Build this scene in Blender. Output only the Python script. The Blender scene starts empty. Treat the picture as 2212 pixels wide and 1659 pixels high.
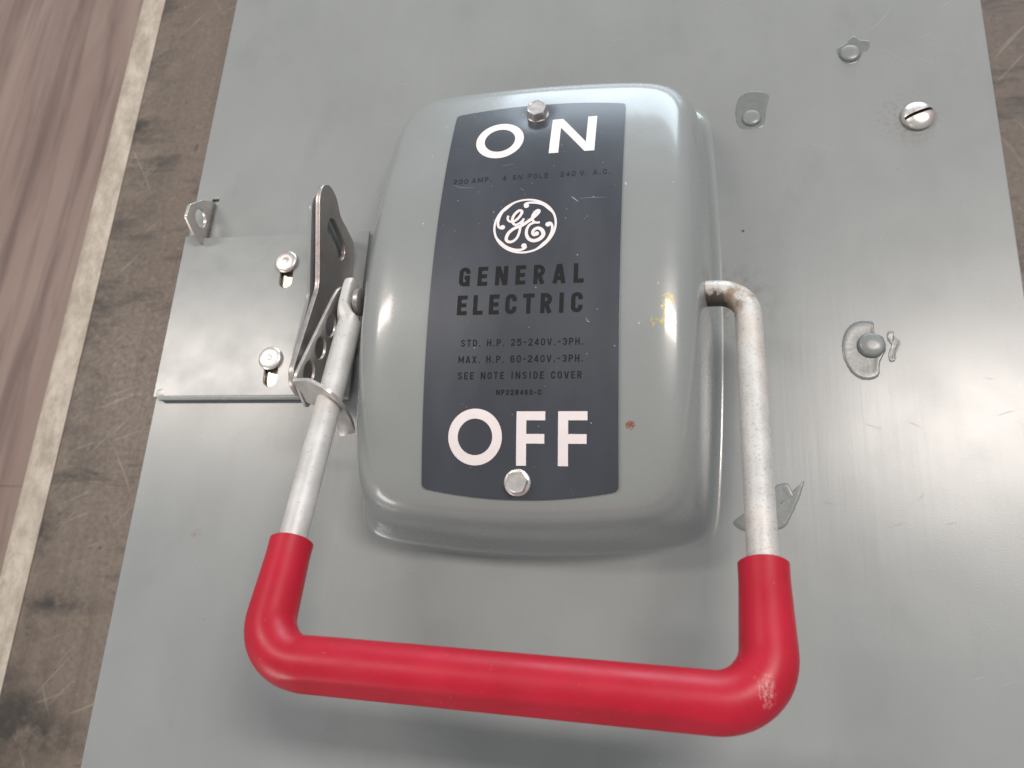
import bpy, bmesh, math, random
from mathutils import Matrix, Vector, Euler
random.seed(7)
sc = bpy.context.scene
COL = sc.collection
MM = 0.001
OZ = 0.90            # height of the switch's front plate above the floor; geometry below is written relative to that plate

# ------------------------------------------------------------------ camera
CAM_R = (Matrix.Rotation(0.059894, 3, 'Z') @ Matrix.Rotation(0.198052, 3, 'Y') @ Matrix.Rotation(0.336032, 3, 'X'))
CAM_C = Vector((0.06597, -0.15353, 0.38438))
CAM_F = 1804.46      # focal length in pixels of a 2212 px wide picture
cam = bpy.data.cameras.new('camera'); camo = bpy.data.objects.new('camera', cam); COL.objects.link(camo)
camo.matrix_world = Matrix.Translation(CAM_C + Vector((0, 0, OZ))) @ CAM_R.to_4x4()
cam.sensor_width = 36.0; cam.lens = CAM_F / 2212 * 36.0
cam.clip_start = 0.01; cam.clip_end = 50
cam.dof.use_dof = True; cam.dof.focus_distance = 0.385; cam.dof.aperture_fstop = 16
sc.camera = camo

# ------------------------------------------------------------------ world, lamps, exposure
w = bpy.data.worlds.new('World'); sc.world = w; w.use_nodes = True
bg = w.node_tree.nodes['Background']; bg.inputs[0].default_value = (0.97, 0.985, 1.0, 1); bg.inputs[1].default_value = 0.41
def area(name, loc, target, sx, sy, power, col):
    l = bpy.data.lights.new(name, 'AREA'); l.shape = 'RECTANGLE'; l.size = sx; l.size_y = sy; l.energy = power; l.color = col
    o = bpy.data.objects.new(name, l); COL.objects.link(o)
    o.location = Vector(loc) + Vector((0, 0, OZ))
    d = Vector(target) - Vector(loc)
    o.rotation_euler = (0, 0, 0) if abs(d.x)+abs(d.y) < 1e-6 else d.to_track_quat('-Z', 'Y').to_euler()
    return o
area('window_light', (0.5, 3.6, 0.75), (0, 0, 0.2), 2.6, 1.3, 78, (0.74, 0.88, 1.0))
area('back_window_light', (-2.5, -2.5, 0.95), (0, 0, 0.1), 1.4, 1.1, 38, (1.0, 0.94, 0.88))
area('ceiling_lamp', (1.24, 0.71, 2.55), (1.24, 0.71, 0), 1.25, 0.36, 58, (1.0, 0.90, 0.83))
area('ceiling_lamp', (-1.86, 0.90, 2.55), (-1.86, 0.90, 0), 1.25, 0.30, 36, (1.0, 0.90, 0.82))
sc.view_settings.view_transform = 'Standard'; sc.view_settings.look = 'None'
sc.view_settings.exposure = 0; sc.view_settings.gamma = 1; sc.view_settings.use_curve_mapping = False

# ------------------------------------------------------------------ pixel -> place helpers (2212 px wide picture)
def ray(q):
    return CAM_C, CAM_R @ Vector(((q[0]-1106)/CAM_F, -(q[1]-829.5)/CAM_F, -1.0))
def U(x, y, z=0.0):
    c, d = ray((x, y)); return c + d*((z-c.z)/d.z)
def UX(x, y, X):
    c, d = ray((x, y)); return c + d*((X-c.x)/d.x)
S_ = 3648/2212
def crop(ox, oy, s): return lambda x, y: ((ox+x/s)/S_, (oy+y/s)/S_)
Z0, KY = 0.0605, 1.62576             # crown of the cover and its curve
TX, TY, PS = -0.00373, 0.00879, 1.0564 # middle of the nameplate on the box; nameplate drawing units
def zf(y): return Z0 - KY*y*y
def dent(x, y):
    r = math.hypot(x+0.0005, (y-0.0875)*0.9)
    return -0.0008*math.exp(-(r/0.0068)**2)
def zplate(x, y): return zf(y*PS) + dent(x, y)
def onface(q):
    c, d = ray(q); c = c-Vector((TX, TY, 0)); a = KY*d.y**2; b = d.z+2*KY*c.y*d.y; e = c.z-Z0+KY*c.y**2
    r = c + d*((-b-math.sqrt(b*b-4*a*e))/(2*a)); return Vector((r.x/PS, r.y/PS, r.z))
def oncover(q):
    r = onface(q); return (r.x*PS, r.y*PS, r.z)

# ------------------------------------------------------------------ material helpers
class N:
    def __init__(s, name):
        s.m = bpy.data.materials.new(name); s.m.use_nodes = True
        s.t = s.m.node_tree; s.b = s.t.nodes['Principled BSDF']
        s.co = s.n('ShaderNodeTexCoord').outputs['Object']
    def n(s, typ, **kw):
        nd = s.t.nodes.new(typ)
        for k, v in kw.items():
            if k.startswith('_'): setattr(nd, k[1:], v)
        return nd
    def link(s, a, b): s.t.links.new(a, b)
    def put(s, sock, v):
        if hasattr(v, 'is_linked') or isinstance(v, bpy.types.NodeSocket): s.link(v, sock)
        else: sock.default_value = v
    def map(s, scale=(1,1,1), rot=(0,0,0), loc=(0,0,0), v=None):
        m = s.n('ShaderNodeMapping'); s.link(v or s.co, m.inputs[0])
        m.inputs['Location'].default_value = loc; m.inputs['Rotation'].default_value = rot; m.inputs['Scale'].default_value = scale
        return m.outputs[0]
    def noise(s, scale, detail=3, rough=0.55, v=None, dist=0.0):
        t = s.n('ShaderNodeTexNoise'); s.link(v or s.co, t.inputs['Vector'])
        t.inputs['Scale'].default_value = scale; t.inputs['Detail'].default_value = detail; t.inputs['Roughness'].default_value = rough
        t.inputs['Distortion'].default_value = dist
        return t.outputs['Fac']
    def rng(s, v, a, b, c=0.0, d=1.0, smooth=False):
        r = s.n('ShaderNodeMapRange'); s.put(r.inputs[0], v)
        for i, x in enumerate((a, b, c, d)): s.put(r.inputs[i+1], x)
        if smooth: r.interpolation_type = 'SMOOTHSTEP'
        return r.outputs[0]
    def math(s, op, a, b=0.0):
        m = s.n('ShaderNodeMath'); m.operation = op; s.put(m.inputs[0], a); s.put(m.inputs[1], b); return m.outputs[0]
    def mix(s, f, a, b, mode='MIX'):
        m = s.n('ShaderNodeMix'); m.data_type = 'RGBA'; m.blend_type = mode
        s.put(m.inputs[0], f)
        for sock, v in ((m.inputs[6], a), (m.inputs[7], b)):
            if isinstance(v, tuple): sock.default_value = (*v, 1)
            else: s.link(v, sock)
        return m.outputs[2]
    def near(s, c, r0, r1, scale=(1,1,1)):           # 1 inside r0, 0 beyond r1 round a place on the thing
        v = s.n('ShaderNodeVectorMath'); v.operation = 'SUBTRACT'; s.link(s.co, v.inputs[0]); v.inputs[1].default_value = c
        k = s.n('ShaderNodeVectorMath'); k.operation = 'MULTIPLY'; s.link(v.outputs[0], k.inputs[0]); k.inputs[1].default_value = scale
        l = s.n('ShaderNodeVectorMath'); l.operation = 'LENGTH'; s.link(k.outputs[0], l.inputs[0])
        return s.rng(l.outputs['Value'], r0, r1, 1.0, 0.0)
    def bump(s, h, strength, dist, prev=None):
        b = s.n('ShaderNodeBump'); b.inputs['Strength'].default_value = strength; b.inputs['Distance'].default_value = dist
        s.link(h, b.inputs['Height'])
        if prev is not None: s.link(prev, b.inputs['Normal'])
        return b.outputs[0]
    def out(s, col=None, rough=0.5, metal=0.0, normal=None, coat=0.0, coat_rough=0.1, spec=0.5):
        if isinstance(col, tuple): s.b.inputs['Base Color'].default_value = (*col, 1)
        else: s.link(col, s.b.inputs['Base Color'])
        s.put(s.b.inputs['Roughness'], rough); s.put(s.b.inputs['Metallic'], metal)
        s.b.inputs['Coat Weight'].default_value = coat; s.b.inputs['Coat Roughness'].default_value = coat_rough
        s.b.inputs['Specular IOR Level'].default_value = spec
        if normal is not None: s.link(normal, s.b.inputs['Normal'])
        return s.m

GREY = (0.258, 0.275, 0.276)
def m_panel():
    s = N('grey_enamel_sheet')
    fine = s.noise(900, 2); mid = s.noise(14, 4)
    streak = s.noise(60, 3, v=s.map((1, 0.035, 1)))
    c = s.mix(s.rng(mid, .3, .7), tuple(v*0.92 for v in GREY), tuple(v*1.06 for v in GREY))
    c = s.mix(s.rng(s.noise(38, 5, .65, v=s.map((1, .45, 1), loc=(2, 5, 1))), .54, .72, 0, .22), c, (0.17, 0.175, 0.17))
    c = s.mix(s.rng(streak, .35, .7, 0, .22), c, tuple(v*1.12 for v in GREY))
    c = s.mix(s.rng(fine, .3, .7, 0, .10), c, (0.2, 0.21, 0.21))
    # rust bloom round the slotted screw, brown specks
    st = s.math('MULTIPLY', s.near((0.175, 0.118, 0), 0.005, 0.020), s.rng(s.noise(420, 5, .7), .46, .7))
    c = s.mix(s.math('MULTIPLY', st, .55), c, (0.16, 0.085, 0.05))
    st2 = s.math('MULTIPLY', s.near((0.088, 0.02, 0), 0.004, 0.024), s.rng(s.noise(210, 4), .45, .62))
    c = s.mix(s.math('MULTIPLY', st2, .4), c, (0.10, 0.05, 0.03))
    c = s.mix(s.near((*U(1605, 499).to_2d(), 0), .0004, .0008), c, (0.05, 0.015, 0.015))
    sp = s.rng(s.noise(300, 1), .84, .85)
    c = s.mix(s.math('MULTIPLY', sp, .8), c, (0.13, 0.06, 0.045))
    rust = s.math('MULTIPLY', s.near((-0.178, -0.100, 0), .0, .004, (1, 1.3, 1)), s.rng(s.noise(500, 3), .45, .6))
    c = s.mix(s.math('MULTIPLY', rust, .7), c, (0.2, 0.1, 0.05))
    nb = s.bump(s.noise(1400, 2), .10, .0002)
    nb = s.bump(s.noise(300, 2, v=s.map((1, .04, 1))), .10, .0003, nb)
    nb = s.bump(s.noise(7, 2), .20, .004, nb)
    r = s.rng(s.noise(25, 4), .3, .7, .24, .29)
    return s.out(c, r, normal=nb, spec=.55)
def m_cover():
    s = N('grey_gloss_enamel')
    mid = s.noise(20, 4)
    g = (0.252, 0.271, 0.269)
    c = s.mix(s.rng(mid, .3, .7), tuple(v*0.95 for v in g), tuple(v*1.04 for v in g))
    # yellow paint rubbed on, a rust nick, chips
    yl = s.math('MAXIMUM', s.near(oncover((1441, 654)), 0.0, 0.0085, (1.9, .8, .5)), s.near(oncover((1424, 693)), 0.0, 0.0062, (1, 1.3, .5)))
    yl = s.math('MULTIPLY', yl, s.rng(s.noise(900, 4, .7, v=s.map((1, .5, .3), (0, 0, .4))), .46, .62))
    c = s.mix(s.rng(yl, .22, .34), c, (0.52, 0.41, 0.05))
    rs = s.math('MULTIPLY', s.near(oncover((1361, 917)), 0, .0026, (1, 1, .4)), s.rng(s.noise(1300, 3), .36, .5))
    c = s.mix(s.rng(rs, .15, .35), c, (0.22, 0.07, 0.04))
    ax = s.math('MULTIPLY', s.near((0.0840, 0.0030, 0.036), .0045, .0135, (1, 1, 1)), s.rng(s.noise(260, 4), .34, .58))
    c = s.mix(s.math('MULTIPLY', ax, .9), c, (0.055, 0.03, 0.02))
    chip = s.rng(s.noise(330, 1, v=s.map((1, 1, .6), loc=(.3, .12, .7))), .80, .812)
    c = s.mix(s.math('MULTIPLY', chip, .7), c, (0.6, 0.58, 0.54))
    nb = s.bump(s.noise(500, 2), .05, .0002)
    nb = s.bump(s.noise(24, 2), .12, .002, nb)
    r = s.rng(s.noise(60, 4), .3, .75, .24, .34)
    return s.out(c, r, normal=nb, coat=.55, coat_rough=.11)
def m_plate():
    s = N('slate_blue_enamel')
    sm = s.noise(26, 4, v=s.map((1, .35, 1), (0, 0, .15)))
    c = s.mix(s.rng(sm, .35, .7), (0.043, 0.049, 0.061), (0.063, 0.071, 0.087))
    c = s.mix(s.math('MULTIPLY', s.rng(s.noise(700, 1), .78, .80), .8), c, (0.4, 0.4, 0.4))
    ab = s.math('MULTIPLY', s.near((-0.035, 0.074, .07), 0, .009, (1.3, .8, .5)), s.rng(s.noise(330, 3), .52, .6))
    c = s.mix(s.math('MULTIPLY', ab, .9), c, (0.35, 0.35, 0.37))
    nb = s.bump(s.noise(60, 2), .08, .001)
    nb = s.bump(s.noise(900, 2), .05, .0002, nb)
    return s.out(c, s.rng(sm, .3, .7, .26, .38), normal=nb, coat=.25, coat_rough=.15)
def m_plain(name, col, rough=.5, metal=0.0, ns=300, amt=.12, bump=.08, **kw):
    s = N(name)
    f = s.noise(ns, 4)
    c = s.mix(s.rng(f, .3, .7), tuple(v*(1-amt) for v in col), tuple(min(1, v*(1+amt)) for v in col))
    return s.out(c, s.rng(s.noise(ns*.6, 3), .3, .7, rough*.85, rough*1.15), metal, s.bump(f, bump, .0003), **kw)
def m_zinc(name='zinc_plate', tint=(.72, .71, .67), rough=.36):
    s = N(name)
    a = s.noise(55, 4); b = s.noise(480, 3)
    c = s.mix(s.rng(a, .35, .65), tint, tuple(v*k for v, k in zip(tint, (.80, .76, .78))))
    c = s.mix(s.rng(s.noise(38, 2, v=s.map(loc=(3, 1, 2))), .5, .68, 0, .35), c, (.55, .45, .43))
    c = s.mix(s.rng(b, .60, .78, 0, .35), c, (.32, .30, .28))
    return s.out(c, s.rng(b, .3, .7, rough*.8, rough*1.25), .92, s.bump(b, .10, .0002))
def m_rod():
    s = N('worn_aluminium_paint')
    a = s.noise(90, 4)
    c = s.mix(s.rng(a, .35, .7), (.56, .555, .54), (.66, .65, .63))
    sx = s.n('ShaderNodeSeparateXYZ'); s.link(s.co, sx.inputs[0])
    right = s.rng(sx.outputs[0], .02, .06)
    spk = s.rng(s.noise(1100, 4, .75), .54, .66)
    c = s.mix(s.math('MULTIPLY', s.math('MULTIPLY', spk, right), .5), c, (.22, .135, .085))
    warm = s.rng(s.noise(45, 3, v=s.map((1, .5, 1))), .45, .68)
    c = s.mix(s.math('MULTIPLY', s.math('MULTIPLY', warm, right), .5), c, (.56, .46, .37))
    c = s.mix(s.math('MULTIPLY', s.rng(s.noise(520, 2), .63, .7), .35), c, (.25, .23, .21))
    ru = s.near((0.086, 0.003, 0.031), .004, .0155, (1, 1, .8))
    rr = s.rng(s.math('ADD', ru, s.rng(s.noise(210, 4), .3, .7, -.35, .35)), .30, .72)
    c = s.mix(s.math('MULTIPLY', rr, .8), c, s.mix(s.rng(s.noise(330, 4), .35, .65), (.13, .065, .028), (.36, .25, .15)))
    dk = s.rng(s.math('ADD', s.near((0.0785, 0.004, 0.035), .003, .011), s.rng(s.noise(330, 3), .3, .7, -.35, .25)), .3, .7)
    c = s.mix(dk, c, (.09, .07, .06))
    return s.out(c, s.rng(a, .3, .7, .42, .55), s.math('SUBTRACT', .35, s.math('MULTIPLY', rr, .3)), s.bump(s.noise(700, 3), .16, .0003))
def m_grip():
    s = N('red_vinyl')
    a = s.noise(40, 4)
    c = s.mix(s.rng(a, .3, .7), (.385, .005, .020), (.46, .008, .029))
    c = s.mix(s.rng(s.noise(130, 4), .55, .75, 0, .3), c, (.36, .012, .02))
    sc_ = s.math('MULTIPLY', s.near((0.0905, -0.1570, 0.0905), .0003, .0068, (1.5, .8, .6)), s.rng(s.noise(1100, 4, .75, v=s.map((1, .5, 1), (0, 0, -.5))), .44, .6))
    c = s.mix(s.math('MULTIPLY', s.rng(sc_, .12, .5), .55), c, (.60, .40, .39))
    c = s.mix(s.rng(s.noise(500, 2), .71, .78, 0, .35), c, (.62, .25, .25))
    nb = s.bump(s.noise(500, 2), .06, .0002); nb = s.bump(s.noise(50, 2), .15, .001, nb)
    return s.out(c, s.rng(s.noise(70, 3), .3, .7, .34, .46), normal=nb, spec=.4)
def m_bench():
    s = N('scuffed_brown_laminate')
    a = s.noise(5, 6, .6); b = s.noise(260, 5, .7); g = s.noise(34, 5, .65, v=s.map((1, .22, 1)))
    c = s.mix(s.rng(a, .3, .7), (.128, .100, .079), (.185, .150, .121))
    c = s.mix(s.rng(g, .42, .70, 0, .45), c, (.100, .074, .058))
    c = s.mix(s.rng(b, .50, .70, 0, .5), c, (.075, .058, .046))
    c = s.mix(s.rng(s.noise(70, 5, .7, v=s.map(loc=(2, 9, 0))), .54, .72, 0, .35), c, (.070, .054, .044))
    c = s.mix(s.rng(s.noise(150, 4, .6, v=s.map((1, .045, 1))), .5, .72, 0, .4), c, (.085, .066, .053))
    c = s.mix(s.rng(b, .28, .42, .5, 0), c, (.30, .255, .21))
    for ang, sd in ((.7, 0), (-.55, 3), (1.2, 7)):
        x = s.noise(230, 2, v=s.map((1, .05, 1), v=s.map(rot=(0, 0, ang), loc=(sd, sd, 0))))
        c = s.mix(s.rng(x, .685, .74, 0, .32), c, (.34, .30, .26))
    e = s.noise(9, 6, .7, v=s.map((.8, 3.0, 1), loc=(1.3, .4, 0)))
    c = s.mix(s.rng(e, .57, .70, 0, .9), c, (.030, .026, .023))
    sx = s.n('ShaderNodeSeparateXYZ'); s.link(s.co, sx.inputs[0])
    gr = s.math('MULTIPLY', s.rng(sx.outputs[0], -.392, -.345, 1.0, 0.0), s.rng(s.noise(22, 6, .7, v=s.map((1, 1.4, 1), loc=(0, 7, 0))), .46, .66))
    c = s.mix(s.math('MULTIPLY', gr, .8), c, (.035, .029, .025))
    for q, r1, sc3 in (((120, 1305), .040, (.8, 4.5, 0)), ((55, 1585), .055, (.8, 3.0, 0)), ((92, 1150), .022, (1.6, .8, 0)), ((300, 275), .012, (1, 1, 0)), ((40, 1535), .030, (.8, 2.0, 0))):
        p_ = U(*q, -.150); mk = s.math('MULTIPLY', s.near((p_.x, p_.y, 0), r1*.15, r1, sc3), s.rng(s.noise(85, 5, .7), .34, .58))
        c = s.mix(s.math('MULTIPLY', mk, .9), c, (.022, .019, .017))
    d = s.noise(120, 3, .6, v=s.map((1, .7, 1), loc=(5, 2, 0)))
    c = s.mix(s.rng(d, .68, .74, 0, .8), c, (.035, .030, .027))
    return s.out(c, s.rng(b, .3, .7, .40, .6), normal=s.bump(b, .12, .0004))
def m_edge():
    s = N('worn_beige_edging')
    a = s.noise(90, 6, .7, v=s.map((1, .5, 1)))
    c = s.mix(s.rng(a, .36, .64), (.33, .285, .23), (.52, .465, .39))
    c = s.mix(s.rng(s.noise(28, 5, .7, v=s.map(loc=(4, 4, 0))), .54, .68, 0, .45), c, (.22, .18, .14))
    c = s.mix(s.rng(s.noise(330, 5, .7), .58, .75, 0, .6), c, (.24, .19, .14))
    return s.out(c, .55, normal=s.bump(a, .2, .0006))
def m_plank():
    s = N('laminate_floor_wood')
    oi = s.n('ShaderNodeObjectInfo')
    v = s.n('ShaderNodeVectorMath'); v.operation = 'ADD'; s.link(s.co, v.inputs[0]); s.link(oi.outputs['Location'], v.inputs[1])
    g = s.noise(26, 5, .6, v=s.map((1, .07, 1), v=v.outputs[0]), dist=.6); h = s.noise(9, 4, v=s.map((1, .16, 1), v=v.outputs[0]), dist=1.0)
    c = s.mix(s.rng(h, .3, .7), (.235, .165, .138), (.33, .245, .205))
    c = s.mix(s.rng(g, .46, .66, 0, .75), c, (.13, .085, .078))
    c = s.mix(s.rng(oi.outputs['Random'], 0, 1, 0, .25), c, (.15, .10, .085))
    return s.out(c, .42, normal=s.bump(g, .1, .0005))
M = dict(panel=m_panel(), cover=m_cover(), plate=m_plate(), rod=m_rod(), grip=m_grip(), zinc=m_zinc(), zinc_dark=m_zinc('dull_zinc_plate', (.52, .50, .48), .40),
         nickel=m_zinc('nickel_screw', (.86, .83, .79), .34), bench=m_bench(), edge=m_edge(), plank=m_plank(),
         white=m_plain('off_white_print', (.80, .745, .75), .4, ns=200, amt=.03), faded=m_plain('faded_print', (.022, .022, .025), .5, ns=900, amt=.6, spec=.25), black=m_plain('black_print', (.006, .006, .007), .5, ns=500, amt=.3, spec=.25),
         smear=m_plain('touch_up_paint', (.172, .187, .184), .26, ns=300, amt=.08, bump=.16), bump=m_plain('painted_stud', (.215, .235, .23), .28, ns=120, amt=.08, bump=.2),
         bracket=m_plain('grey_enamel_slide', (.258, .275, .276), .24, ns=90, amt=.05, bump=.06), slot=m_plain('dark_slot', (.02, .018, .016), .8),
         gold=m_zinc('bright_zinc', (.80, .70, .55), .25), box=m_plain('grey_enamel_box', (.31, .33, .33), .4, ns=60, amt=.04),
         scratch=m_plain('pale_scratch', (.34, .36, .36), .45), scratch_plate=m_plain('plate_scratch', (.30, .31, .33), .4), scratch_dark=m_plain('dark_scratch', (.17, .175, .175), .5), leg=m_plain('bench_leg_steel', (.12, .12, .12), .5))

# ------------------------------------------------------------------ mesh helpers
def link(name, me, mat, parent=None, smooth=True, off=None):
    o = bpy.data.objects.new(name, me); COL.objects.link(o)
    if mat is not None and not me.materials: me.materials.append(mat)
    if smooth:
        for p in me.polygons: p.use_smooth = True
        if smooth == 'auto': me.set_sharp_from_angle(angle=math.radians(35))
    if parent is not None: o.parent = parent
    if off is not None: o.location = off
    return o
def mesh(name, v, f):
    me = bpy.data.meshes.new(name); me.from_pydata([tuple(x) for x in v], [], f); me.update()
    bm = bmesh.new(); bm.from_mesh(me); bmesh.ops.recalc_face_normals(bm, faces=bm.faces); bm.to_mesh(me); bm.free()
    return me
def loft(rings, cap=True, closed=True):
    v = [p for r in rings for p in r]; n = len(rings[0]); f = []
    for i in range(len(rings)-1):
        for j in range(n if closed else n-1):
            k = (j+1) % n; f.append((i*n+j, i*n+k, (i+1)*n+k, (i+1)*n+j))
    if cap: f.append(tuple(range(n))[::-1]); f.append(tuple((len(rings)-1)*n+j for j in range(n)))
    return v, f
def lathe(name, prof, mat, parent, loc, axis=(0,0,1), n=32, sides=None, smooth='auto', off=None):
    q = Vector((0,0,1)).rotation_difference(Vector(axis).normalized()); loc = Vector(loc)
    rings = []
    for r, z in prof:
        rings.append([loc + q @ Vector((r*math.cos(2*math.pi*j/n), r*math.sin(2*math.pi*j/n), z)) for j in range(n)])
    v, f = loft(rings); return link(name, mesh(name, v, f), mat, parent, smooth, off)
def flat_plate(name, outer, holes, thick, bevel, frame, mat, parent, off=None):
    cu = bpy.data.curves.new(name, 'CURVE'); cu.dimensions = '2D'; cu.fill_mode = 'BOTH'
    cu.extrude = max(thick/2-bevel, 1e-5); cu.bevel_depth = bevel; cu.bevel_resolution = 2; cu.offset = -bevel
    for pts in [outer]+holes:
        sp = cu.splines.new('POLY'); sp.points.add(len(pts)-1); sp.use_cyclic_u = True
        for a, b in zip(sp.points, pts): a.co = (b[0], b[1], 0, 1)
    t = bpy.data.objects.new('t', cu); COL.objects.link(t)
    dg = bpy.context.evaluated_depsgraph_get(); me = bpy.data.meshes.new_from_object(t.evaluated_get(dg))
    bpy.data.objects.remove(t); bpy.data.curves.remove(cu)
    me.name = name; me.transform(frame); me.materials.clear()
    return link(name, me, mat, parent, 'auto', off)
def frame_of(o, u, v):
    u = Vector(u).normalized(); v = Vector(v); v = (v-u*v.dot(u)).normalized(); w_ = u.cross(v)
    m = Matrix.Identity(4)
    for i in range(3): m[i][0] = u[i]; m[i][1] = v[i]; m[i][2] = w_[i]; m[i][3] = o[i]
    return m
FYZ = lambda X: Matrix(((0,0,1,X),(1,0,0,0),(0,1,0,0),(0,0,0,1)))      # plate drawn in (Y,Z), standing at X
def circ(cx, cy, r, n=24): return [(cx+r*math.cos(2*math.pi*i/n), cy+r*math.sin(2*math.pi*i/n)) for i in range(n)]
def oblong(a, b, r, n=10):
    ang = math.atan2(b[1]-a[1], b[0]-a[0]); out = []
    for c, s0 in ((b, -math.pi/2), (a, math.pi/2)):
        for i in range(n+1):
            t = ang+s0+math.pi*i/n; out.append((c[0]+r*math.cos(t), c[1]+r*math.sin(t)))
    return out
def cr(pts, n=8, closed=False):                       # Catmull-Rom
    P = [Vector(p) for p in pts]; out = []
    m = len(P); segs = m if closed else m-1
    for i in range(segs):
        g = (lambda k: P[k % m]) if closed else (lambda k: P[min(max(k, 0), m-1)])
        a, b, c, d = g(i-1), g(i), g(i+1), g(i+2)
        for k in range(n):
            t = k/n; out.append(.5*((2*b)+(c-a)*t+(2*a-5*b+4*c-d)*t*t+(3*b-a-3*c+d)*t**3))
    if not closed: out.append(P[-1])
    return out
def round_poly(pts, r, n=5):
    out = []; m = len(pts)
    for i in range(m):
        a, b, c = Vector(pts[i-1]), Vector(pts[i]), Vector(pts[(i+1) % m])
        rr = min(r, (a-b).length*.45, (c-b).length*.45)
        p, q = b+(a-b).normalized()*rr, b+(c-b).normalized()*rr
        for k in range(n+1):
            t = k/n; out.append(tuple(p*(1-t)**2+b*2*t*(1-t)+q*t*t))
    return out
def mm(pts): return [tuple(v*MM for v in p) for p in pts]
def box(name, a, b, mat, parent, off=None, bev=0.0):
    bm = bmesh.new(); bmesh.ops.create_cube(bm, size=1)
    for v in bm.verts: v.co = [(a[i]+b[i])/2+v.co[i]*(b[i]-a[i]) for i in range(3)]
    if bev: bmesh.ops.bevel(bm, geom=bm.edges, offset=bev, segments=3, affect='EDGES')
    me = bpy.data.meshes.new(name); bm.to_mesh(me); bm.free()
    return link(name, me, mat, parent, 'auto', off)
def empty(name, loc, label, cat):
    o = bpy.data.objects.new(name, None); COL.objects.link(o); o.location = loc; o.empty_display_size = .05
    o['label'] = label; o['category'] = cat; return o

# ------------------------------------------------------------------ setting: floor of laminate planks
BENCH_Z = -0.150
fl = link('floor', mesh('floor', [(-4, -3, -.012), (3, -3, -.012), (3, 4, -.012), (-4, 4, -.012)], [(0, 1, 2, 3)]), M['slot'], smooth=False)
fl['kind'] = 'structure'
PW, PL = 0.192, 1.285
bm = bmesh.new(); bmesh.ops.create_cube(bm, size=1)
for v in bm.verts: v.co = (v.co.x*(PW-.0005), v.co.y*(PL-.0005), v.co.z*.012-.006)
bmesh.ops.bevel(bm, geom=[e for e in bm.edges if all(v.co.z > -.001 for v in e.verts)], offset=.0006, segments=1, affect='EDGES')
pme = bpy.data.meshes.new('plank'); bm.to_mesh(pme); bm.free(); pme.materials.append(M['plank'])
for i in range(-4, 26):
    for j in range(4):
        o = bpy.data.objects.new('plank', pme); COL.objects.link(o); o.parent = fl
        o.location = (-2.55+i*PW, -1.8675+j*PL+(0.02*(i-5) if 4 < i < 9 else ((i*0.43) % 1.0)*PL), 0)

# ------------------------------------------------------------------ workbench
BX0, BX1, BY0, BY1 = -0.4015, 0.85, -0.75, 0.95
bt = OZ+BENCH_Z
bench = empty('workbench', (0, 0, 0), 'scuffed brown workbench top with worn beige front edge, under the grey switch box', 'workbench')
box('bench_top', (BX0, BY0, bt-.032), (BX1, BY1, bt), M['bench'], bench, bev=.002)
prof = [(-.4015, bt-.032), (-.4015, bt+.0005)] 
n = 14
edge = [(-.4015, bt-.032), (-.4015, bt-.0008)]+[(-.4175-.0135*math.sin(t), bt-.0125+.0135*math.cos(t)) for t in [math.pi/2*k/n for k in range(n+1)]]+[(-.431, bt-.025), (-.424, bt-.032)]
rings = [[(x, y, z) for x, z in edge] for y in [BY0+(BY1-BY0)*k/60 for k in range(61)]]
v, f = loft(rings); link('edge_strip', mesh('edge_strip', v, f), M['edge'], bench, 'auto')
for x in (BX0+.06, BX1-.06):
    for y in (BY0+.08, BY1-.08): box('leg', (x-.03, y-.03, 0), (x+.03, y+.03, bt-.032), M['leg'], bench, bev=.003)

# ------------------------------------------------------------------ the switch
SW = empty('safety_switch', (0, 0, bt), 'grey electrical safety switch box with slate nameplate and red handle set to off', 'switch')
OFF = (0, 0, -BENCH_Z)
PX = 0.2167
# enclosure and front plate (with the slot that the lock tab comes through)
box('enclosure', (-.2135, -.36, BENCH_Z), (.2135, .43, -.0025), M['box'], SW, OFF, .003)
flat_plate('front_plate', round_poly([(-PX, -.365), (PX, -.365), (PX, .435), (-PX, .435)], .004), [mm([(-206.2, 61), (-201.8, 61), (-201.8, 95), (-206.2, 95)])],
           .002, .0007, Matrix.Translation((0, 0, -.001)), M['panel'], SW, OFF)
door = bpy.data.objects['front_plate']

# raised studs with touch-up paint, the slotted screw
c5 = crop(2400, 0, 2070/1248); c6 = crop(2300, 900, 2033/1348)
def blob(name, pts, h, mat, wob=.00013):
    ring = cr([U(*q).to_2d() for q in pts], 8, True)
    ring = [r+Vector((random.uniform(-wob, wob), random.uniform(-wob, wob))) for r in ring]
    c = sum(ring, Vector((0, 0)))/len(ring)
    rings = []
    for k, (s, z) in enumerate([(1, .00001), (.97, h*.8), (.9, h), (.75, h*.72), (.5, h*.6), (.25, h*.62)]):
        rings.append([((c+(r-c)*s).x, (c+(r-c)*s).y, z+(random.uniform(-.00002, .00002) if 1 < k else 0)) for r in ring])
    v, f = loft(rings, cap=False); n = len(ring); f.append(tuple(5*n+j for j in range(n)))
    return link(name, mesh(name, v, f), mat, door)
sm1 = [c5(*q) for q in ((965, 290), (1010, 260), (1060, 215), (1100, 235), (1155, 245), (1150, 290), (1105, 330), (1085, 365), (1030, 380), (980, 350))]
sm2 = [c5(*q) for q in ((385, 580), (430, 545), (500, 540), (560, 560), (550, 640), (530, 740), (480, 760), (390, 755), (365, 690), (368, 630))]
sm3 = [c6(*q) for q in ((1055, 480), (1085, 405), (1145, 365), (1220, 375), (1230, 430), (1275, 455), (1290, 520), (1260, 590), (1250, 665), (1180, 685), (1110, 650), (1065, 570))]
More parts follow.
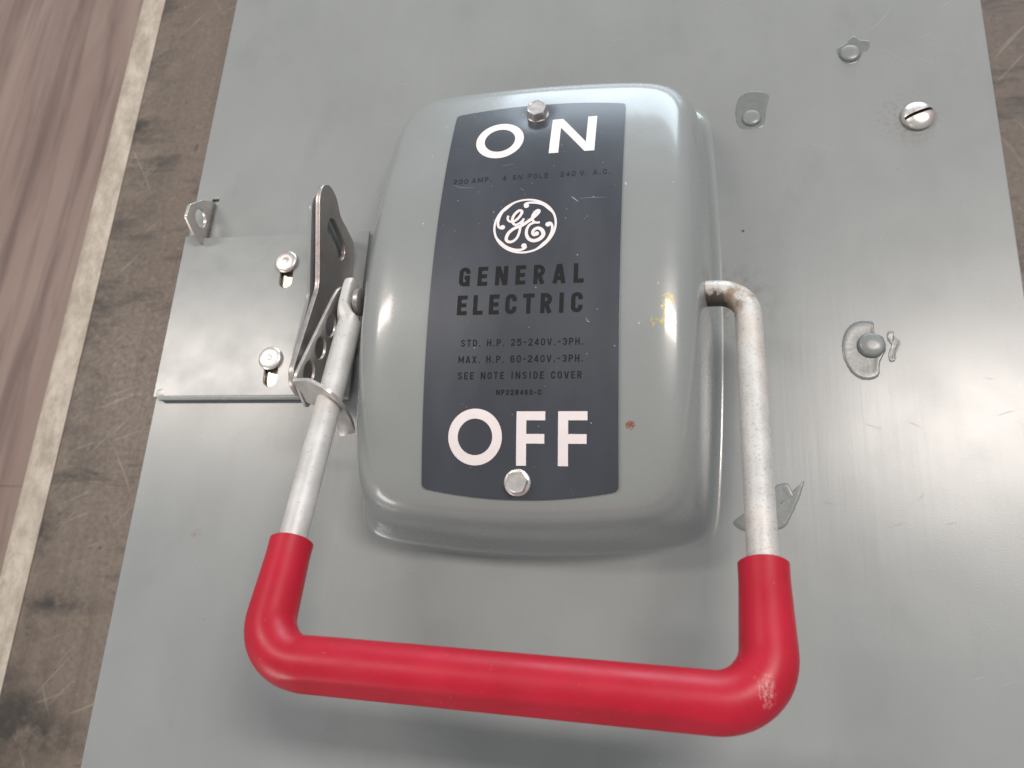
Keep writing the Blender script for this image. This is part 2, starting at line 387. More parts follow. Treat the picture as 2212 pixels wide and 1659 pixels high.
sm3b = [c6(*q) for q in ((1300, 430), (1330, 422), (1335, 450), (1368, 480), (1350, 530), (1340, 580), (1312, 585), (1305, 540), (1322, 500), (1298, 465))]
sm4 = [c6(*q) for q in ((470, 1450), (560, 1380), (690, 1260), (760, 1240), (800, 1300), (850, 1225), (835, 1290), (790, 1400), (740, 1480), (640, 1490), (540, 1500))]
for s_, h in ((sm1, .00018), (sm2, .00016), (sm3, .0004), (sm3b, .0003), (sm4, .00025)): blob('paint_smear', s_, h, M['smear'])
for q, r, h in ((c5(1042, 312), .0046, .0017), (c5(460, 693), .0043, .0014), (c6(1212, 497), .0054, .0026)):
    p = U(*q, .001)
    lathe('stud', [(r*1.18, 0), (r*1.08, h*.45), (r, h*.85), (r*.9, h), (r*.3, h*1.04)], M['bump'], door, (p.x, p.y, 0), smooth=True)
# slotted dome screw
p = U(*c5(1448, 672), .003); R0 = .0079
scr = lathe('screw', [(R0*.92, .0), (R0, .0012), (R0*.98, .0022), (R0*.88, .0031), (R0*.70, .0039), (R0*.45, .0045), (R0*.2, .0047)], M['nickel'], door, (p.x, p.y, 0), smooth=True)
fr = Matrix.Translation((p.x, p.y, .0042)) @ Matrix.Rotation(math.radians(21), 4, 'Z')
# a real cut: remove the slot from the head
bm = bmesh.new(); bmesh.ops.create_cube(bm, size=1)
for v_ in bm.verts: v_.co = fr @ Vector((v_.co.x*.03, v_.co.y*.0017, v_.co.z*.0034+.0004))
cm = bpy.data.meshes.new('cut'); bm.to_mesh(cm); bm.free(); cm.materials.append(M['slot'])
co = bpy.data.objects.new('cut', cm); COL.objects.link(co)
co.parent = door
md = scr.modifiers.new('slot', 'BOOLEAN'); md.operation = 'DIFFERENCE'; md.object = co; md.solver = 'EXACT'; md.material_mode = 'TRANSFER'
bpy.context.view_layer.update()
nm = bpy.data.meshes.new_from_object(scr.evaluated_get(bpy.context.evaluated_depsgraph_get()))
scr.modifiers.clear(); scr.data = nm; bpy.data.objects.remove(co); scr.data.set_sharp_from_angle(angle=math.radians(40))

# fine scratches on the front plate
def scratch_set(name, n, mat, xr, yr, lr, wid):
    v, f = [], []
    for i in range(n):
        x, y = random.uniform(*xr), random.uniform(*yr); a = random.gauss(0, .5); k = random.uniform(-40, 40); L = random.uniform(*lr); m = 8
        for j in range(m+1):
            t = j/m; ww = wid*(.15+math.sin(math.pi*t))*.5
            nx, ny = -math.sin(a), math.cos(a); b = len(v)
            v += [(x+nx*ww, y+ny*ww, .00004+i*1e-6), (x-nx*ww, y-ny*ww, .00004+i*1e-6)]
            if j: f.append((b-2, b-1, b+1, b))
            x += math.cos(a)*L/m; y += math.sin(a)*L/m; a += k*L/m
    o = link(name, mesh(name, v, f), mat, door, False); o['kind'] = 'stuff'; return o
scratch_set('scratches', 17, M['scratch'], (-.19, .20), (.10, .215), (.006, .03), .00022)
scratch_set('scratches', 8, M['scratch'], (.09, .21), (-.16, .1), (.004, .016), .00018)
scratch_set('scratches', 8, M['scratch_dark'], (.12, .21), (-.09, -.005), (.003, .008), .00015)

# ---- mechanism cover
CVY = .0078                                  # middle of the cover
def outline(ang, dx, dy, m):
    c, s = math.cos(ang), math.sin(ang)
    A, B = .0885-dx, .1235-dy*(1.15 if s > 0 else 1.05)
    lo, hi = 0.0, .2
    for _ in range(40):
        r = (lo+hi)/2; x, y = abs(r*c), abs(r*s)
        a = A-.34*y*y; b = B-1.12*x*x
        g = (x/a)**m+(y/b)**m if a > 0 and b > 0 else 9
        if g < 1: lo = r
        else: hi = r
    return lo*c-.0014, lo*s+CVY
# pressed profile: share of the full height, inset of the long sides, inset of the ends (mm)
PROF = [(0, 0, 0), (.006, 1.3, 1.2), (.022, 2.3, 2.1), (.05, 3.2, 2.9), (.10, 4.0, 3.6), (.154, 4.6, 4.1), (.257, 5.4, 4.8), (.36, 6.2, 5.3), (.45, 6.9, 5.7), (.55, 7.8, 6.2), (.64, 8.8, 6.7),
        (.73, 10.1, 7.3), (.80, 11.4, 8.0), (.86, 13.1, 8.9), (.905, 15.0, 9.9), (.94, 17.2, 11.2), (.963, 19.4, 12.6), (.980, 22.0, 14.5), (.992, 25.2, 17.2), (.998, 29.2, 21.2), (1.0, 35, 27)]
NA = 280
angs = []
for j in range(NA):
    t = 2*math.pi*j/NA; angs.append(math.atan2(math.sin(t)*1.25, math.cos(t)))
rings = []
for g, dx, dy in [tuple(q) for q in cr([Vector(q) for q in PROF], 3)]:
    r = []
    for a in angs:
        x, y = outline(a, dx*MM, dy*MM, 26-15*min(1, dy/8)); r.append((x, y, max((zf(y)-.0010)*min(g, 1)+dent(x/PS, y/PS)*(g > .95), .00002)))
    rings.append(r)
last = [Vector(q) for q in rings[-1]]
for s in (.9, .78, .65, .5, .35, .2, .08):
    rings.append([(q.x*s, CVY+(q.y-CVY)*s, zf(CVY+(q.y-CVY)*s)-.0010+dent(q.x*s/PS, (CVY+(q.y-CVY)*s)/PS)) for q in last])
v, f = loft(rings, cap=False); b0 = (len(rings)-1)*NA; f.append(tuple(b0+j for j in range(NA)))
cover = link('cover', mesh('cover', v, f), M['cover'], SW, True, (TX, TY, -BENCH_Z))

# ---- nameplate
NX, NY = 34, 90
vs = sorted(set([-1+2*k/NY for k in range(NY+1)]+[s*(1-e/92.0) for s in (-1, 1) for e in (.2, .5, .9, 1.4)]))
rings = []
for v_ in vs:
    e = (1-abs(v_))*92; xm = 39.7-(1.7-math.sqrt(max(1.7**2-(1.7-e)**2, 0)) if e < 1.7 else 0)
    row = []
    for i in range(NX+1):
        x = xm*(-1+2*i/NX); y = v_*((95.0 if v_ > 0 else 91.6)-.0024*x*x); row.append((x*MM, y*MM))
    rings.append(row)
W = NX+1; vv, ff = [], []
for row in rings:
    for x, y in row: vv.append((x, y, zplate(x, y)))
for i in range(len(rings)-1):
    for j in range(NX): ff.append((i*W+j, i*W+j+1, (i+1)*W+j+1, (i+1)*W+j))
bd = list(range(W))+[i*W+NX for i in range(1, len(rings))]+[(len(rings)-1)*W+j for j in range(NX-1, -1, -1)]+[i*W for i in range(len(rings)-2, 0, -1)]
b0 = len(vv)
for k in bd: x, y, z = vv[k]; vv.append((x, y, z-.0016))
for k in range(len(bd)): l = (k+1) % len(bd); ff.append((bd[k], bd[l], b0+l, b0+k))
plate = link('nameplate', mesh('nameplate', vv, ff), M['plate'], SW, 'auto', (TX, TY, -BENCH_Z))
plate.scale = (PS, PS, 1)

# lettering: strokes laid on the curved plate
class Ink:
    def __init__(s): s.v, s.f, s.lev = [], [], 0
    def lift(s): s.lev += 1; return .00008+(s.lev % 12)*.000006
    def stroke(s, pts, wd, closed=False, taper=None):
        P = [Vector(p[:2]) for p in pts]; P = [P[0]]+[q for o_, q in zip(P[:-1], P[1:]) if (q-o_).length > 1e-7]; out = []
        for a, b in zip(P[:-1], P[1:]):
            k = max(1, int((b-a).length/.0022)); out += [a+(b-a)*i/k for i in range(k)]
        out.append(P[-1]); P = out; n = len(P); h = s.lift(); b0 = len(s.v)
        for i, p in enumerate(P):
            a = P[i-1] if (i or closed) else None; c = P[(i+1) % n] if (i < n-1 or closed) else None
            if closed and i == 0: a = P[-2]
            if closed and i == n-1: c = P[1]
            d1 = (p-a).normalized() if a is not None and (p-a).length > 1e-9 else None
            d2 = (c-p).normalized() if c is not None and (c-p).length > 1e-9 else None
            d1 = d2 if d1 is None else d1; d2 = d1 if d2 is None else d2; t = (d1+d2); t = t.normalized() if t.length > 1e-6 else d1
            nn = Vector((-t.y, t.x)); ww = wd[i*(len(wd)-1)//max(n-1, 1)] if isinstance(wd, (list, tuple)) else wd
            if taper: ww = taper(i/(n-1))
            k = .5*ww/max(.5, nn.dot(Vector((-d1.y, d1.x))))
            for q in (p+nn*k, p-nn*k): s.v.append((q.x, q.y, zplate(q.x, q.y)+h))
            if i: s.f.append((b0+2*i-2, b0+2*i-1, b0+2*i+1, b0+2*i))
    def disc(s, c, r, n=18):
        h = s.lift(); b0 = len(s.v)
        for i in range(n): x, y = c[0]+r*math.cos(2*math.pi*i/n), c[1]+r*math.sin(2*math.pi*i/n); s.v.append((x, y, zplate(x, y)+h))
        s.f.append(tuple(range(b0, b0+n)))
    def poly(s, pts):                                  # quad laid on the plate as a fine grid
        h = s.lift(); b0 = len(s.v); p0, p1, p2, p3 = [Vector(p) for p in pts]; nu, nv = 3, 16
        for i in range(nv+1):
            a, b = p0+(p3-p0)*i/nv, p1+(p2-p1)*i/nv
            for j in range(nu+1):
                q = a+(b-a)*j/nu; s.v.append((q.x, q.y, zplate(q.x, q.y)+h))
        for i in range(nv):
            for j in range(nu): k = b0+i*(nu+1)+j; s.f.append((k, k+1, k+nu+2, k+nu+1))
    def build(s, name, mat):
        me = bpy.data.meshes.new(name); me.from_pydata(s.v, [], s.f); me.update()
        bm = bmesh.new(); bm.from_mesh(me)
        for fc in bm.faces:
            fc.normal_update()
            if fc.normal.z < 0: fc.normal_flip()
        bm.to_mesh(me); bm.free()
        return link(name, me, mat, plate, False)
def arc(cx, cy, rx, ry, a0, a1, n=12): return [(cx+rx*math.cos(math.radians(a0+(a1-a0)*i/n)), cy+ry*math.sin(math.radians(a0+(a1-a0)*i/n))) for i in range(n+1)]
def glyph(ch, w, h, t):
    """strokes of a condensed grotesque capital, w x h, stroke t, origin at lower left"""
    e = t/2; l, r, b, u, m = e, w-e, e, h-e, h/2; r2 = min((r-l)/2, (u-b)/2)
    bowl = lambda x0, x1, y0, y1: [(x0, y1)]+[(x1-rr_(x0, x1, y0, y1), y1)]+arc(x1-rr_(x0, x1, y0, y1), y1-rr_(x0, x1, y0, y1), rr_(x0, x1, y0, y1), rr_(x0, x1, y0, y1), 90, 0, 6)[1:]+arc(x1-rr_(x0, x1, y0, y1), y0+rr_(x0, x1, y0, y1), rr_(x0, x1, y0, y1), rr_(x0, x1, y0, y1), 0, -90, 6)+[(x0, y0)]
    def rr_(x0, x1, y0, y1): return min((x1-x0)*.75, (y1-y0)/2)
    cx = (l+r)/2; top = arc(cx, u-r2, r2, r2, 180, 0); bot = arc(cx, b+r2, r2, r2, 0, -180)
    O = [top+bot+[top[0]]]
    if ch in 'O0': return O
    if ch == 'I': return [[(w/2, 0), (w/2, h)]]
    if ch == 'L': return [[(l, h), (l, 0)], [(l, b), (w, b)]]
    if ch == 'E': return [[(l, h), (l, 0)], [(l, b), (w, b)], [(l, u), (w, u)], [(l, m), (w*.92, m)]]
    if ch == 'F': return [[(l, h), (l, 0)], [(l, u), (w, u)], [(l, m), (w*.92, m)]]
    if ch == 'T': return [[(w/2, 0), (w/2, h)], [(0, u), (w, u)]]
    if ch == 'H': return [[(l, 0), (l, h)], [(r, 0), (r, h)], [(l, m), (r, m)]]
    if ch == 'N': return [[(l, 0), (l, h)], [(r, 0), (r, h)], [(l+e*.2, h-e*.3), (r-e*.2, e*.3)]]
    if ch == 'M': return [[(l, 0), (l, h)], [(r, 0), (r, h)], [(l, h-e), (w/2, h*.25), (r, h-e)]]
    if ch == 'A': return [[(e*.9, 0), (w/2-e*.25, h)], [(w-e*.9, 0), (w/2+e*.25, h)], [(w*.22, h*.27), (w*.78, h*.27)]]
    if ch == 'V': return [[(e*.9, h), (w/2-e*.25, 0)], [(w-e*.9, h), (w/2+e*.25, 0)]]
    if ch == 'X': return [[(e, 0), (r, h)], [(r, 0), (e, h)]]
    if ch == 'D': return [[(l, 0), (l, h)], bowl(l, r, b, u)]
    if ch == 'P': return [[(l, 0), (l, h)], bowl(l, r, h*.45, u)]
    if ch == 'R': return [[(l, 0), (l, h)], bowl(l, r, h*.47, u), [(w*.5, h*.47), (r, 0)]]
    if ch == 'C': return [[(r, h*.64), (r, u-r2)]+top[::-1]+bot[::-1]+[(r, h*.36)]]
    if ch == 'G': return [[(r, h*.66), (r, u-r2)]+top[::-1]+bot[::-1]+[(r, h*.46)], [(r+e, h*.46), (cx, h*.46)], [(r, 0), (r, h*.46)]]
    if ch == 'S': return [arc(cx, u-r2, r2, r2, 12, 180)+[(l, h*.68), (l+.2*w, h*.55), (r-.2*w, h*.45), (r, h*.32)]+arc(cx, b+r2, r2, r2, 0, -168)]
    if ch == '2': return [[(l, h*.70)]+top+[(r, h*.62), (l, e*1.4)], [(0, b), (w, b)]]
    if ch == '3': return [arc(cx, u-r2, r2, r2, 165, 0)+[(r, h*.62), (cx+r2*.3, h*.52)], [(cx-r2*.2, h*.52), (cx+r2*.3, h*.52), (r, h*.40)]+arc(cx, b+r2, r2, r2, 0, -165)]
    if ch == '4': return [[(w*.72, 0), (w*.72, h)], [(w*.66, h-e*.6), (e*.6, h*.28)], [(0, h*.27), (w, h*.27)]]
    if ch == '5': return [[(w, u), (l, u), (l, h*.52)], [(l, h*.56)]+arc(cx, h*.60-r2*.2, r2, r2*.5, 150, 0, 6)+[(r, b+r2)]+bot[1:]+[(l, h*.28)]]
    if ch == '6': return [arc(cx, u-r2, r2, r2, 15, 180)+bot[::-1]+arc(cx, h*.58-r2, r2, r2, 0, 180, 8)]
    if ch == '8': return [arc(cx, h*.74, r2*.9, u-h*.74, 0, 360, 16), arc(cx, h*.27, r2, h*.27-e, 0, 360, 16)]
    if ch == '-': return [[(w*.05, h*.48), (w*.95, h*.48)]]
    return []
ADV = {'I': .55, '.': .40, '-': .75, 'M': 1.3, ' ': .62, 'A': 1.12, 'V': 1.1, 'N': 1.12, 'L': .88, 'E': .9}
def line(text, x0, x1, yb, h, t, wr, mat, name='lettering', wear=0):
    """fit text between x0 and x1 (mm)"""
    wl = h*wr; u = [ADV.get(c, 1.0)*(wl if c not in 'I.' else wl) for c in text]
    gap = ((x1-x0)-sum(u))/max(len(text)-1, 1)
    ink = Ink(); x = x0
    for c, a in zip(text, u):
        if c == '.': ink.poly([((x+dx*t*1.1+.1)*MM, (yb+dy*t*1.1)*MM) for dx, dy in ((0, 0), (1, 0), (1, 1), (0, 1))])
        elif c != ' ':
            for st in glyph(c, a, h, t): ink.stroke([((x+px)*MM, (yb+py)*MM) for px, py in st], t*MM)
        x += a+gap
    ink.build(name, mat); return gap
def ring_ink(ink, cx, cy, ro, ri, n=64):
    ink.stroke([((cx+(ro+ri)/2*math.cos(2*math.pi*i/n))*MM, (cy+(ro+ri)/2*math.sin(2*math.pi*i/n))*MM) for i in range(n+1)], (ro-ri)*MM, closed=True)
# ON
k = Ink(); ring_ink(k, -16.6, 72.1, 11.05, 7.05)
k.poly([(a*MM, b*MM) for a, b in ((6.7, 62), (11.0, 62), (11.1, 83.6), (6.8, 83.6))]); k.poly([(a*MM, b*MM) for a, b in ((22.9, 62), (27.0, 62), (27.2, 83.9), (23.1, 83.9))])
k.poly([(a*MM, b*MM) for a, b in ((6.8, 83.6), (11.6, 83.6), (27.0, 62), (22.6, 62))]); k.build('lettering', M['white'])
# OFF
k = Ink(); ring_ink(k, -17.6, -67.9, 11.1, 7.15)
for x in (-.65, 16.1):
    for a, b, c, d in ((0, 4.0, -78.9, -57.9), (3.98, 11.6, -61.4, -57.9), (3.98, 11.3, -70.4, -66.7)): k.poly([((x+u)*MM, v_*MM) for u, v_ in ((a, c), (b, c), (b, d), (a, d))])
k.build('lettering', M['white'])
for txt, x0, x1, yb in (('200', -35.2, -28.5, 47.1), ('AMP.', -26.8, -17.6, 47.4), ('4', -12.9, -11.1, 47.7), ('SN', -8.4, -4.0, 47.8), ('POLE', -1.6, 7.4, 47.9), ('240', 12.8, 19.5, 48.0), ('V.', 21.3, 24.4, 48.0), ('A.C.', 27.0, 34.5, 48.1)):
    line(txt, x0, x1, yb, 2.75, .42, .62, M['faded'])
line('GENERAL', -27.5, 25.1, -4.9, 8.7, 1.75, .54, M['black'])
line('ELECTRIC', -27.4, 25.0, -17.8, 8.7, 1.75, .54, M['black'])
line('STD. H.P. 25-240V.-3PH.', -24.8, 25.7, -31.4, 2.9, .45, .60, M['black'])
line('MAX. H.P. 60-240V.-3PH.', -25.5, 25.7, -38.3, 2.9, .45, .60, M['black'])
line('SEE NOTE INSIDE COVER', -25.4, 25.2, -45.0, 2.9, .45, .58, M['black'])
line('NP228460-C', -9.2, 9.2, -51.4, 2.1, .40, .62, M['black'])
# monogram in its ring
lg = crop(1600, 680, 2212/550)
def L(*q): return [onface(lg(*a)).to_2d() for a in q]
PXM = 0.0000302          # plate metres per picture pixel of the tracing
k = Ink(); cx, cy, ro = -.85, 23.1, 13.7
cpt = []
for i in range(97):
    t = 2*math.pi*i/96
    cpt.append(((cx+ro*math.cos(t))*MM, (cy+ro*math.sin(t))*MM, t))
def ring_w(t):           # band swells in four places
    return (.95+.75*max(0, math.cos(2*(t*2-math.radians(90))))**1.5)*MM
n_ = len(cpt); h = k.lift(); b0 = len(k.v)
for i, (x, y, t) in enumerate(cpt):
    wv = ring_w(t); xi, yi = cx*MM+(ro*MM-wv)*math.cos(t), cy*MM+(ro*MM-wv)*math.sin(t)
    k.v += [(x, y, zplate(x, y)+h), (xi, yi, zplate(xi, yi)+h)]
    if i: k.f.append((b0+2*i-2, b0+2*i-1, b0+2*i+1, b0+2*i))
swirls = [[(1440, 250), (1350, 195), (1260, 172), (1180, 168), (1110, 178), (1078, 205)],
          [(770, 290), (735, 350), (712, 410), (700, 470), (712, 520), (745, 540)],
          [(760, 770), (850, 820), (940, 846), (1020, 846), (1080, 825), (1105, 795)],
          [(1400, 720), (1450, 640), (1475, 570), (1478, 510), (1460, 465), (1425, 455)]]
dots = [(1108, 215), (765, 524), (1072, 787), (1418, 480)]
for s_, d_ in zip(swirls, dots):
    k.stroke(cr(L(*s_), 6), 0, taper=lambda t: (44-12*t if t < .85 else 34)*PXM)
    k.disc(L(d_)[0], 38*PXM)
script_a = [(852, 358), (840, 390), (850, 425), (890, 446), (950, 428), (1010, 372), (1044, 312), (1030, 286), (992, 290), (935, 345), (908, 405), (912, 455), (945, 488), (1000, 470), (1048, 432), (1072, 397)]
script_b = [(1072, 397), (1048, 455), (1022, 525), (1005, 600), (975, 670), (925, 718), (870, 735), (826, 715), (822, 668), (858, 600), (935, 540), (1040, 498), (1130, 440), (1205, 385), (1270, 325), (1290, 290), (1270, 280), (1232, 305), (1198, 355), (1192, 405), (1218, 446), (1260, 456), (1300, 451)]
script_c = [(1240, 450), (1165, 478), (1118, 540), (1108, 620), (1142, 688), (1212, 714), (1290, 692), (1344, 640), (1346, 590), (1312, 546), (1262, 534), (1212, 562), (1196, 608), (1220, 636), (1255, 618)]
for pth, a, b in ((script_a, 32, 12), (script_b, 34, 16), (script_c, 36, 22)):
    k.stroke(cr(L(*pth), 6), 0, taper=lambda t, a=a, b=b: (a+b*math.sin(math.pi*t)**2)*PXM)
k.disc(L((1252, 612))[0], 36*PXM)
k.build('emblem', M['white'])

k = Ink()
for pts, wd in (([(1205, 738), (1225, 752), (1246, 768)], .00042), ([(1246, 750), (1330, 743), (1415, 742)], .00014), ([(515, 668), (560, 686), (640, 686)], .00016), ([(1290, 1445), (1303, 1468), (1312, 1466)], .0003), ([(905, 690), (930, 702)], .00014), ([(800, 560), (870, 548)], .00012)):
    c3_ = crop(1300, 250, 2212/1350)
    k.stroke(cr([onface(c3_(*q)).to_2d() for q in pts], 5), 0, taper=lambda t, wd=wd: wd*(.3+.7*math.sin(math.pi*t)))
k.build('scratches', M['scratch_plate'])['kind'] = 'stuff'
# hex screws of the nameplate
def hexscrew(x, y, r, h, rot, tilt, fl=1.28):
    z = zplate(x, y); nrm = Vector((0, 2*KY*y, 1)).normalized(); nrm = (nrm+Vector(tilt)).normalized()
    q = Vector((0, 0, 1)).rotation_difference(nrm); c = Vector((x, y, z))
    rings = []
    for rr, zz, hx in ((r*fl, -.0008, 0), (r*fl, .0004, 0), (r*(1+(fl-1)*.65), .0008, 0), (r*1.02, .0010, .6), (r, .0013, 1), (r, h*.82, 1), (r*.93, h, .8), (r*.80, h, .3), (r*.72, h-.0003, 0), (r*.2, h-.0003, 0)):
        ring = []
        for j in range(48):
            t = 2*math.pi*j/48+rot; hexr = math.cos(math.pi/6)/math.cos(((t-rot) % (math.pi/3))-math.pi/6)
            ring.append(c+q @ Vector((rr*(1+hx*(hexr-1))*math.cos(t), rr*(1+hx*(hexr-1))*math.sin(t), zz)))
        rings.append(ring)
    v, f = loft(rings); link('hex_screw', mesh('hex_screw', v, f), M['nickel'], plate, 'auto')
hexscrew(-.0006, .0880, .0050, .0056, .35, (0, -.14, 0), 1.02); hexscrew(-.0001, -.0853, .0046, .0036, .15, (0, .02, 0), 1.18)

# ---- handle: bent rod from the axle, flattened at its far end, with the red grip over the bar
AY, AZ, TH = .0085, .0347, 0.2541
HX, LR, LL = .0924, .1762, .1714
RD = .0058
dl = Vector((0, -math.cos(TH), math.sin(TH)))
A0 = Vector((0, AY, AZ))
def fillet(pts, rads, n=10):
    out = [pts[0]]
    for i in range(1, len(pts)-1):
        a, b, c = pts[i-1], pts[i], pts[i+1]; d1, d2 = (a-b).normalized(), (c-b).normalized(); R = rads[i-1]
        ang = d1.angle(d2); tl = R/math.tan(ang/2); ctr = b+(d1+d2).normalized()*(R/math.sin(ang/2))
        p0, p1 = b+d1*tl, b+d2*tl; e0, e1 = p0-ctr, p1-ctr; full = e0.angle(e1)
        for k in range(n+1):
            t = k/n; out.append(ctr+(e0*math.sin((1-t)*full)+e1*math.sin(t*full))/math.sin(full))
    out.append(pts[-1]); return out
def resample(P, step):
    out = [P[0]]
    for a, b in zip(P[:-1], P[1:]):
        k = max(1, int((b-a).length/step)); out += [a+(b-a)*(i+1)/k for i in range(k)]
    return out
def tube(P, rad, n=28):
    rings = []; ref = Vector((0, math.sin(TH), math.cos(TH)))       # normal of the handle's plane
    for i, p in enumerate(P):
        t = (P[min(i+1, len(P)-1)]-P[max(i-1, 0)]).normalized(); u = ref-t*ref.dot(t); u.normalize(); w_ = t.cross(u)
        r = rad(i, p) if callable(rad) else rad
        rings.append([p+(u*math.cos(2*math.pi*j/n)+w_*math.sin(2*math.pi*j/n))*r for j in range(n)])
    return rings
cR, cL = Vector((HX, 0, 0))+A0, Vector((-HX, 0, 0))+A0
bR, bL = cR+dl*LR, cL+dl*LL
pathA = fillet([Vector((.066, AY, AZ)), cR, bR, bL, cL+dl*.012], [.0125, .018, .018], 12)
P = resample(pathA, .004)
rings = tube(P, RD)
# flattened tongue of the left end
nrm = Vector((0, math.sin(TH), math.cos(TH)))
t_end = P[-1]
for d, off_, hx, hz in ((.002, -.0006, .0050, .0062), (.005, -.0022, .0036, .0070), (.008, -.0030, .0028, .0075), (.014, -.0030, .0028, .0078), (.019, -.0030, .0028, .0078), (.0222, -.0030, .0028, .0074), (.0236, -.0030, .0025, .0064), (.0240, -.0030, .0020, .0052)):
    c = t_end-dl*d+Vector((off_, 0, 0)); ring = []
    tdir = -dl; u = nrm; w_ = tdir.cross(u)
    for j in range(28):
        a = 2*math.pi*j/28; ca, sa = math.cos(a), math.sin(a); e = .45
        ring.append(c+u*hz*math.copysign(abs(ca)**e, ca)+w_*hx*math.copysign(abs(sa)**e, sa))
    rings.append(ring)
v, f = loft(rings); handle = link('handle', mesh('handle', v, f), M['rod'], SW, 'auto', OFF)
# grip
gs, ge = .1265, .1238
pathG = fillet([cR+dl*gs, bR, bL, cL+dl*ge], [.018, .018], 14)
G = resample(pathG, .003); tot = len(G)
def grad(i, p):
    e = min(i, tot-1-i)*.003
    base = .0105-.0017*max(0, 1-e/.045)+.00035*math.exp(-(e/.004)**2)
    lean = -.0003 if i > tot*.75 else 0
    return base+lean
gr = tube(G, grad, 48)
fdir = Vector((0, -math.sin(math.radians(52)), math.cos(math.radians(52))))
for i, (p, ring) in enumerate(zip(G, gr)):             # moulded flat along the bar's outer side
    wgt = min(1, max(0, min(abs(p.x-bL.x)/.022, (bR.x-p.x)/.03) - .15)) if p.y < -.13 else 0
    lim = grad(i, p)*(1-.085*wgt)
    for j, q in enumerate(ring):
        e = (q-p).dot(fdir)
        if e > lim: ring[j] = q-fdir*(e-lim)
def end_ring(ring, c, s, shift): return [c+(Vector(q)-c)*s+shift for q in ring]
r0, r1 = gr[0], gr[-1]
gr = [end_ring(r0, G[0], .68, dl*.0004), end_ring(r0, G[0], .80, -dl*.0006), end_ring(r0, G[0], .93, -dl*.0005)]+gr+[end_ring(r1, G[-1], .93, -dl*.0005), end_ring(r1, G[-1], .80, -dl*.0006), end_ring(r1, G[-1], .68, dl*.0004)]
v, f = loft(gr); link('grip', mesh('grip', v, f), M['grip'], handle, 'auto')
# pivot pin through the tongue
lathe('pivot_pin', [(.0030, -.0085), (.0030, 0), (.0064, .0), (.0068, .0010), (.0068, .0026), (.0060, .0034), (.0040, .0038)], M['zinc_dark'], handle, (-.0915, AY+.001, AZ), (1, 0, 0))
# added dark ring, painted as the shaded gap where the axle leaves the cover
lathe('axle_gap_ring', [(.0050, -.004), (.0066, -.004), (.0066, -.0006), (.0062, -.0002), (.0050, -.0002)], M['slot'], handle, (.0742, AY, AZ), (1, 0, 0))

# lock arm riveted beside the rod, with three padlock holes and a turned tab round the rod
pa, pb = Vector((-.0990, .0170, .0410)), Vector((-.1057, -.0385, .0600))
u = (pb-pa).normalized(); dn = (Vector((-.0990, .0170, .0210))-pa)
fr = frame_of(pa, u, -dn); Lb = (pb-pa).length
poly = round_poly(mm([(1.5, -1.0), (8, 0), (Lb*1000, 0), (Lb*1000+2.5, -21), (-3, -22), (-5.5, -15), (-4, -7)]), .004)
holes = [mm(circ(cx_, -8.3, 5.5)) for cx_ in (20.3, 34.2, 48.8)]
flat_plate('lock_arm', poly, holes, .0016, .0003, fr, M['zinc'], handle)
T = [(-105.7, -38.5, 60.0), (-101, -38.5, 60.2), (-97.2, -38.9, 60.2), (-92, -41.2, 59.4), (-86.8, -44.4, 57.6), (-83.5, -48.4, 50), (-83.8, -51.5, 40), (-86.2, -53.6, 30)]
B = [(-106.2, -41.0, 47.0), (-104.8, -43.2, 45.5), (-102.6, -44.4, 43.4), (-99.8, -44.8, 41.5), (-97.5, -46.0, 38), (-95.8, -48.8, 33), (-94.6, -52.0, 28.5), (-94.3, -55.0, 25.5)]
Tc, Bc = cr(mm(T), 5), cr(mm(B), 5)
rows = [[a+(b-a)*j/6 for j in range(7)] for a, b in zip(Tc, Bc)]
nv = 7; vv, ff = [], []
nr = []
for i in range(len(rows)):
    for j in range(7):
        du = rows[min(i+1, len(rows)-1)][j]-rows[max(i-1, 0)][j]; dv = rows[i][min(j+1, 6)]-rows[i][max(j-1, 0)]
        nr.append(du.cross(dv).normalized())
flatv = [q for r in rows for q in r]
vv = flatv+[q-n_*.0016 for q, n_ in zip(flatv, nr)]; K = len(flatv); R_ = len(rows)
for i in range(R_-1):
    for j in range(6):
        a, b, c, d = i*7+j, i*7+j+1, (i+1)*7+j+1, (i+1)*7+j; ff += [(a, b, c, d), (K+d, K+c, K+b, K+a)]
bd = [j for j in range(7)]+[i*7+6 for i in range(1, R_)]+[(R_-1)*7+j for j in range(5, -1, -1)]+[i*7 for i in range(R_-2, 0, -1)]
for q in range(len(bd)): a, b = bd[q], bd[(q+1) % len(bd)]; ff.append((a, b, K+b, K+a))
link('lock_tab', mesh('lock_tab', vv, ff), M['zinc'], handle, 'auto')

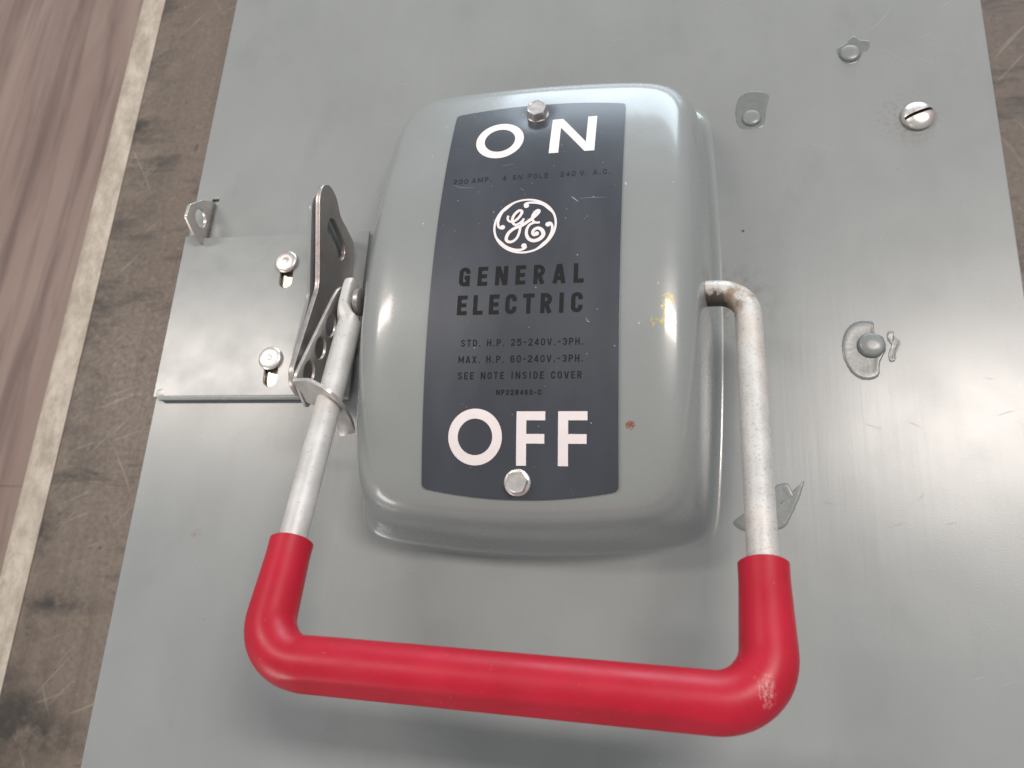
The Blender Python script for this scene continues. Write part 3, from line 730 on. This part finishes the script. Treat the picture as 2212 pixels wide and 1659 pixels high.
# ---- interlock slide at the left: base plate with slots, flange, hasp plate
bz = .0026
slotsY = [((-149.2, 47.5), (-148.8, 37.8)), ((-149.2, -9.5), (-148.8, -19.0))]
br = flat_plate('interlock_slide', round_poly(mm([(-216.0, -28.5), (-103.5, -28.5), (-103.5, 67.3), (-204.3, 67.3), (-204.3, 69), (-216.0, 69)]), .0012),
                [mm(oblong(a, b, 3.7)) for a, b in slotsY], .0018, .0004, Matrix.Translation((0, 0, bz)), M['bracket'], SW, OFF)
# rolled lower hem
n = 16; rings = []
for x in [-.2120+(.2120-.1035)*k/20 for k in range(21)]:
    rings.append([(x, -.0286+.0014*math.cos(2*math.pi*j/n), .0026+.0014*math.sin(2*math.pi*j/n)) for j in range(n)])
v, f = loft(rings); link('hem', mesh('hem', v, f), M['bracket'], br, 'auto')
lathe('hem_end', [(.0031, 0), (.0031, .0019), (.0026, .0023), (.0008, .0024)], M['bracket'], br, (-.2118, -.0262, .0012), smooth='auto', n=20)
box('runner', (-.162, -.026, .0002), (-.138, .062, .0010), M['gold'], br)
for x, y in ((-149.6, 49.2), (-149.9, -7.5)):
    lathe('slide_screw', [(.0028, .0002), (.0028, .0038), (.0062, .0038), (.0065, .0048), (.0061, .0055), (.0055, .0058), (.0030, .0059), (.0016, .0059), (.0011, .0061), (.0002, .0061)], M['nickel'], br, (x*MM, y*MM, 0), n=28)
fl_ = round_poly(mm([(-28, 3), (-28, 36), (-22, 43), (12, 37), (26, 41), (57, 49), (63.5, 47.5), (67, 42), (65, 28), (62, 3)]), .005)
flat_plate('flange', fl_, [], .0018, .0004, FYZ(-.1165), M['bracket'], br)
hp = round_poly(mm([(58.7, 52.6), (66, 51.5), (71.0, 44.5), (69.8, 35), (62, 27), (61, 19.6), (57.5, 6), (43, 3.6), (25, 3.9), (14, 12), (-25, 28), (-37, 34), (-42, 42), (-38.5, 51), (-32, 53.4), (16.3, 39.6)]), .0045)
flat_plate('hasp_plate', hp, [mm(oblong((46.2, 22.3), (50.4, 34.2), 5.9))], .0026, .0005, FYZ(-.1112), M['zinc_dark'], br)
# lock tab standing up through the slot at the plate's corner
tb = round_poly(mm([(92.5, -6), (91.5, 4), (87.2, 11.8), (78.5, 21.8), (70, 22.8), (64, 12), (62.5, 2), (62.5, -6)]), .0012)
flat_plate('padlock_tab', tb, [mm(circ(76.4, 10.2, 5.2))], .0020, .0004, FYZ(-.2046), M['zinc'], br)
